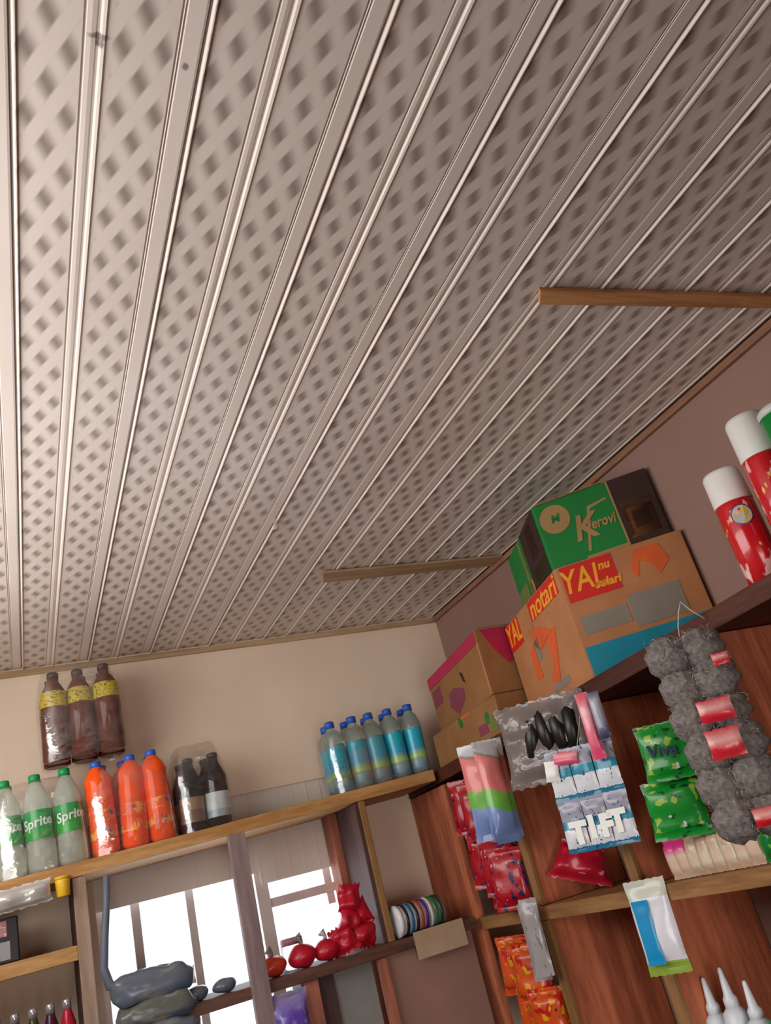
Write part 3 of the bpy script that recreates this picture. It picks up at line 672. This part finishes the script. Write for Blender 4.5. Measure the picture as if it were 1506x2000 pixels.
# the thread they hang by
m = MB(); m.tube([(1.19, 1.214, .275 + E0), (1.200, 1.216, .30 + E0), (1.205, 1.206, .325 + E0), (1.215, 1.20, .345 + E0), (1.222, 1.192, .325 + E0), (1.243, 1.185, .300 + E0)], .0011, 6)
tag(m.build('string', plain('string_white', '#d8d4cc', .6), shift=(1.19, 1.214, .275 + E0)), 'thin white string looped above the scouring pads', 'string')
# standing packets on the middle shelf
for k in range(8):
    y = 1.555 - k * .034; p_ = k in (0, 1, 7)
    nm = ('first', 'second', 'third', 'fourth', 'fifth', 'sixth', 'seventh', 'last')[k]
    o = pouch_mb(.040, .082, .032, seed=50 + k, wr=.003, nx=8, nz=10).build('packet', S['beigep'] if p_ else S['beige'], None, loc=(1.272, y, z_mid(y) + .0015 + E0), rot=(0, 0, R(-80)))
    tag(o, '%s packet standing on the middle shelf, %s from the left in the row' % ('beige, pink-topped' if p_ else 'beige wrapped', nm), 'packet', 'beige packets on the middle shelf')
o = pouch_mb(.080, .090, .045, seed=70).build('detergent_pack', S['greenb'], None, loc=(1.282, 1.266, z_mid(1.266) + .0015 + E0), rot=(0, 0, R(-72)))
tag(o, 'dark green pack standing on the middle shelf at right of the beige packets', 'packet')
o = pouch_mb(.17, .10, .055, seed=71, wr=.010, nx=18, taper=.35).build('pouch', S['redp'], None, loc=(1.335, 2.035, z_mid(2.05) + .034 + E0), rot=(R(-12), R(22), R(-42)))
tag(o, 'crumpled red pouch lying on the middle shelf between two uprights', 'pouch')
# hung below the middle shelf
for k, (dx, dz) in enumerate(((0, 0), (.004, .012))):
    hang_pouch('sachet', 1.212 - .012 * k, 2.145 - .035 * k, -.150 + dz, .048, .185, .014, S['greyb'], 'silver grey sachet hanging over the middle shelf edge, %s of the pair' % ('left', 'right')[k], 'sachet', yaw=-45, lean=2, seed=80 + k, group='silver grey sachets', nx=8); thread(COL.objects[-1], (0, 0, .183), (XF - .0005, 2.145 - .035 * k, z_mid(2.1) - .004))
t = hang_pouch('tissue_pack', 1.215, 1.625, -.138, .090, .185, .022, S['bluew'], 'white and blue pack hanging from the middle shelf with green foot', 'packet', yaw=-52, lean=2, seed=83)
pouch_mb(.036, .125, .006, seed=84, nx=8, wr=.001).build('blue_panel', plain('panel_blue', '#1c98d4', .3), t, loc=(-.018, -.0145, .022))
for k, (x, y, z) in enumerate(((1.262, 2.37, -.235), (1.255, 2.285, -.255), (1.268, 2.34, -.345), (1.252, 2.25, -.365))):
    hang_pouch('crisp_packet', x, y, z, .105, .15, .04, S['crisp'], 'orange, red and yellow crisp packet, %s of the four in the lower corner bay' % ('upper left', 'upper right', 'lower left', 'lower right')[k], 'packet', yaw=-45, lean=4, seed=90 + k, group='orange crisp packets')
# white squeeze bottles at the bottom right
pr0 = None
for k, (y, dz, x) in enumerate(((1.735, -.012, 1.32), (1.665, .0, 1.32), (1.600, .018, 1.318), (1.538, -.004, 1.316))):
    lab = 'white squeeze bottle with pointed tip at bottom right, %s' % ('leftmost of the four', 'second from left', 'third from left and tallest', 'rightmost of the four')[k]
    if pr0 is None:
        pr0 = o = thing('squeeze_bottle', (0, 0, 0), lab, 'bottle')
        MB().lathe([(.026, 0), (.030, .004), (.030, .17), (.024, .195), (.013, .205)], 18).build('body', S['nozzle'], o)
        MB().lathe([(.015, .203), (.015, .218), (.010, .225), (.0045, .268), (.003, .272)], 16).build('nozzle', S['nozzle'], o)
    else: o = copy_tree(pr0); o['label'] = lab
    o['group'] = 'white squeeze bottles'
    o.location = (x, y, -.629 + E0); o.scale = (1, 1, 1 + dz * 4)
t = thing('squeeze_bottle', (1.30, 1.468, -.629), 'green topped bottle at the bottom right corner of the photo', 'bottle')
MB().lathe([(.026, 0), (.030, .004), (.030, .14), (.020, .16), (.014, .165)], 18).build('body', S['nozzle'], t)
MB().lathe([(.018, .163), (.018, .200), (.014, .206)], 18).build('cap', plain('cap_teal', '#148a5c', .4), t)

# ------------------------------------------------------------------ things on the lower back shelf
ZL = -.168
def knotbag(x, y, r, mat, label, seed, h=1.):
    t = thing('knotted_bag', (x, y, ZL + .001), label, 'plastic bag')
    MB().ball((0, 0, r * .72 * h), (r, r * .9, r * .74 * h), 20, 14, .12, 35. + seed).build('bag', mat, t)
    MB().tube([(0, 0, r * 1.35 * h), (.004, 0, r * 1.65 * h), (-.006, .002, r * 2.0 * h)], [r * .22, r * .12, r * .32], 8).build('knot', M['bag'], t)
    return t
knotbag(.612, SF + .035, .044, S['orabag'], 'orange bundle in a knotted clear bag on the dark lower shelf', 1, .8)
knotbag(.700, SF + .03, .042, S['redbag'], 'round red bundle next to the orange one on the lower shelf', 2)
knotbag(.772, SF + .03, .038, S['redbag'], 'smaller round red bundle beside the tall red packet heap', 3)
t = thing('jar', (.70, SF + .12, ZL + .001), 'small clear jar standing behind the red bundles in front of the window', 'jar')
MB().lathe([(.030, 0), (.034, .004), (.034, .058), (.030, .064)], 20).build('body', K['water'], t); MB().lathe([(.033, .062), (.033, .078), (.028, .081)], 20).build('lid', plain('lid_rose', '#a87880', .4), t)
hp = 'red packets heaped by the upright'
for k, (x, dz, a) in enumerate(((.832, .002, -14), (.886, .004, 10), (.846, .050, 16), (.893, .058, -12), (.862, .104, 9))):
    o = pouch_mb(.082, .074, .044, seed=100 + k, wr=.016, nx=14, nz=12, taper=.15).build('packet', S['redbag'], None, loc=(x, SF + .02 + .01 * (k % 2), ZL + .002 + dz + E0), rot=(R(4 * (k % 3) - 4), R(a), R((-22, 14, 26, -18, 8)[k])))
    tag(o, 'shiny red packet %s of the red heap beside the window' % ('at lower left', 'at lower right', 'at middle left', 'at middle right', 'on top')[k], 'packet', hp)
# a roll of coloured bands lying on its side
t = thing('bangle_roll', (.990, SF + .018, ZL + .0455), 'roll of bangles in clear wrap with coloured rings lying on the lower shelf', 'bangles', (0, R(90), R(3)))
MB().lathe([(.041, .0), (.041, .152)], 24).build('tube', plain('roll_white', '#b4acaa', .3), t)
MB().lathe([(.026, -.004), (.0445, -.003), (.0445, .008), (.041, .010)], 24).build('end_cap', plain('cap_gloss', '#e4e4e8', .25), t)
for k, c in enumerate(('#282436', '#1c6c9c', '#2a2a30', '#b84828', '#5a2c8c', '#d4d0d0', '#1c7a3c', '#24402c')):
    MB().lathe([(.0412, .018 + k * .0165), (.0445, .020 + k * .0165), (.0445, .026 + k * .0165), (.0412, .028 + k * .0165)], 24, cap=False).build('ring', plain('ring_%s' % ('navy', 'blue', 'black', 'orange', 'violet', 'pearl', 'green', 'pine')[k], c, .25), t)
m = MB().box(1.020, 1.185, SF - .0235, SF - .0205, -.232 + E0, -.160 + E0)
tag(m.build('price_card', plain('card_beige', '#b89c80', .7), shift=(1.1, SF - .022, -.2 + E0)), 'blank beige card fixed to the shelf edge below the bangle roll', 'card')
# below the lower shelf
hang_pouch('plastic_bag', .618, SF - .03, -.205, .115, .19, .05, S['purple'], 'purple plastic packet hanging below the lower shelf by the window', 'packet', yaw=0, seed=110, wr=.008)
m = MB().box(.760, .896, SF + .030, SF + .038, -.56 + E0, -.20 + E0)
tag(m.build('sheet', plain('sheet_grey', '#8d8c88', .3, .5), shift=(.83, SF + .03, -.56 + E0), bevel=.002), 'smooth grey plastic sheet standing between the boards under the lower shelf', 'plastic sheet')

# ------------------------------------------------------------------ left of the window
t = thing('hanging_bundle', (.285, SF + .005, -.05), 'dark slate bundle of wrapped packs hung by a strap in front of the window', 'bundle')
def bale(c, hx, hy, hz, seed):
    m = MB(); vs = []; A, B = 36, 16; sp = lambda v, e: math.copysign(abs(v) ** e, v)
    for i in range(B + 1):
        for k in range(A):
            th = PI * i / B - PI / 2; ph = 2 * PI * k / A
            p = Vector((hx * sp(math.cos(th), .45) * sp(math.cos(ph), .5), hy * sp(math.cos(th), .45) * sp(math.sin(ph), .5), hz * sp(math.sin(th), .6)))
            d = noise.noise(Vector((p.x * 22 + seed, p.y * 16, p.z * 30))) * .012 + noise.noise(Vector((p.x * 60, seed, p.z * 40))) * .005
            p.z += d - .18 * hz * (p.x / hx) ** 2 * (1 if p.z > 0 else -.4); p.y *= 1 + d * 6; p.x *= 1 + d * 3
            vs.append(p + Vector(c))
    m.add(vs, [(i * A + k, i * A + (k + 1) % A, (i + 1) * A + (k + 1) % A, (i + 1) * A + k) for i in range(B) for k in range(A)], 0, True)
    return m
bale((.006, 0, -.045), .104, .052, .040, 1.).build('pack', S['navyp'], t)
bale((.008, 0, -.104), .100, .054, .034, 5.).build('pack', S['navyq'], t)
bale((.0, 0, -.163), .112, .055, .038, 9.).build('pack', S['navyp'], t)
pouch_mb(.03, .042, .02, seed=5, nx=8, nz=8).build('end_flap', K['white'], t, loc=(.100, -.004, -.072))
MB().tube([(-.080, -.005, .238), (-.086, -.005, .17), (-.098, -.005, .095), (-.108, -.006, .02), (-.098, -.008, -.022), (-.06, -.01, -.035)], [.008, .0095, .010, .011, .013, .010], 10).build('strap', S['strap'], t)
for k, (x, w_) in enumerate(((.40, .07), (.475, .07))):
    t2 = thing('knotted_bag', (x, SF + .02, ZL + .001), 'dark knotted bag silhouetted on the lower shelf, %s of the grey post' % ('left', 'just left')[k], 'plastic bag')
    MB().ball((0, 0, .018), (.034, .028, .0185), 16, 10, .15, 40.).build('bag', S['navyp'], t2)
t = thing('carton', (-.06, SF + .03, .041), 'black carton with silver and pink print in the left bay under the long shelf', 'carton')
b = MB().box(-.06, .045, 0, .12, 0, .105).build('body', plain('carton_black', '#1c1418', .35), t, bevel=.003)
MB().box(.0, .024, -.0012, 0, .008, .05).build('print_panel', plain('print_silver', '#9a9aa0', .35), b); MB().box(-.018, -.008, -.0012, 0, .006, .056).build('print_panel', plain('print_pale', '#b8c0c4', .35), b)
MB().box(-.05, .018, -.0012, 0, .062, .098).build('print_panel', bands('print_rose', [(0, '#a86a70'), (1, '#7a3a48')], blotch=('#d0b0a8', .55, 9.)), b)
o = pouch_mb(.15, .055, .05, seed=120, wr=.008).build('plastic_bag', film('bag_milky', '#eef0ea', .2, .55), None, loc=(-.005, SF - .02, .155 + E0), rot=(R(8), R(-3), 0))
tag(o, 'milky plastic bag drooping under the front of the long shelf at far left', 'plastic bag')
t = thing('tub', (.096, SF - .012, .160), 'small yellow plastic tub under the long shelf beside the left upright', 'tub')
MB().lathe([(.013, 0), (.0165, .003), (.0185, .036), (.0185, .046)], 20).build('body', plain('tub_yellow', '#f2c02c', .35), t); MB().lathe([(.0195, .043), (.0195, .049), (.016, .051)], 20).build('lid', plain('tub_lid', '#e0b83c', .35), t)
first = None
for k, x in enumerate((-.075, -.035, .006, .046, .085)):
    nm = ('far left', 'second from left', 'middle', 'second from right', 'right')[k]
    mat = plain('flask_%s' % ('slate', 'teal', 'olive', 'plum', 'red')[k], ('#2c3440', '#1f4a54', '#4a4420', '#4a1c34', '#c01c34')[k], .2, .5)
    t = thing('small_bottle', (x, SF + .04, -.339), 'dark small bottle with pale cap, %s of the row at the bottom left' % nm if k < 4 else 'red small bottle at the right end of the row at the bottom left', 'bottle', group='small bottles at the bottom left')
    MB().lathe([(.016, 0), (.0185, .004), (.0185, .21), (.011, .236), (.009, .245)], 14).build('body', mat, t)
    MB().lathe([(.0105, .242), (.0105, .262), (.008, .265)], 12).build('cap', S['silverm'], t)

# ------------------------------------------------------------------ light: daylight through the left hatch and the window, plus an added rear fill lamp
wd = bpy.data.worlds.new('daylight'); sc.world = wd; wd.use_nodes = True
nt = wd.node_tree; nt.nodes.clear()
bg = nt.nodes.new('ShaderNodeBackground'); bg.inputs[0].default_value = (.92, .96, 1., 1); bg.inputs[1].default_value = 1.3
ow = nt.nodes.new('ShaderNodeOutputWorld'); nt.links.new(bg.outputs[0], ow.inputs[0])
def area(name, loc, target, sx, sy, power, col, spread=180):
    l = bpy.data.lights.new(name, 'AREA'); l.shape = 'RECTANGLE'; l.size = sx; l.size_y = sy; l.energy = power; l.color = col; l.spread = R(spread)
    o = bpy.data.objects.new(name, l); COL.objects.link(o); o.location = loc
    o.rotation_euler = (Vector(target) - Vector(loc)).to_track_quat('-Z', 'Y').to_euler(); return o
area('hatch_daylight', (LEFT - .03, 1.30, EYE + .49), (LEFT + 1, 1.30, EYE + .49), 1.88, .56, 17.5, (1., .95, .90))
area('rear_fill', (.2, REAR + .03, EYE - .70), (.62, REAR + 1., EYE - .98), 1.4, 1.2, 20, (1., .93, .88), 95)  # fill lamp added before the solid rear wall to lift the low bays
area('window_daylight', ((WX0 + WX1) / 2, BACK + .20, EYE - .15), (.55, 0, EYE - .3), .8, .6, 5, (.95, .97, 1.))

# ------------------------------------------------------------------ camera
yaw, pitch, roll, f = .48287667, .40718589, -.2672357, 1600.
ca, sa, cb, sb, cr, sr = math.cos(yaw), math.sin(yaw), math.cos(pitch), math.sin(pitch), math.cos(roll), math.sin(roll)
fw = Vector((sa * cb, ca * cb, sb)); r0 = Vector((ca, -sa, 0)); u0 = r0.cross(fw)
rt = r0 * cr + u0 * sr; up = u0 * cr - r0 * sr
cam = bpy.data.cameras.new('camera'); co = bpy.data.objects.new('camera', cam); COL.objects.link(co)
co.matrix_world = Matrix(((rt.x, up.x, -fw.x, 0), (rt.y, up.y, -fw.y, 0), (rt.z, up.z, -fw.z, EYE), (0, 0, 0, 1)))
cam.sensor_fit = 'VERTICAL'; cam.sensor_height = 36.; cam.lens = f / 2000. * 36.; cam.clip_start = .02
sc.camera = co
vs = sc.view_settings
vs.view_transform = 'Standard'; vs.look = 'None'; vs.gamma = 1; vs.use_curve_mapping = False; vs.exposure = 0.
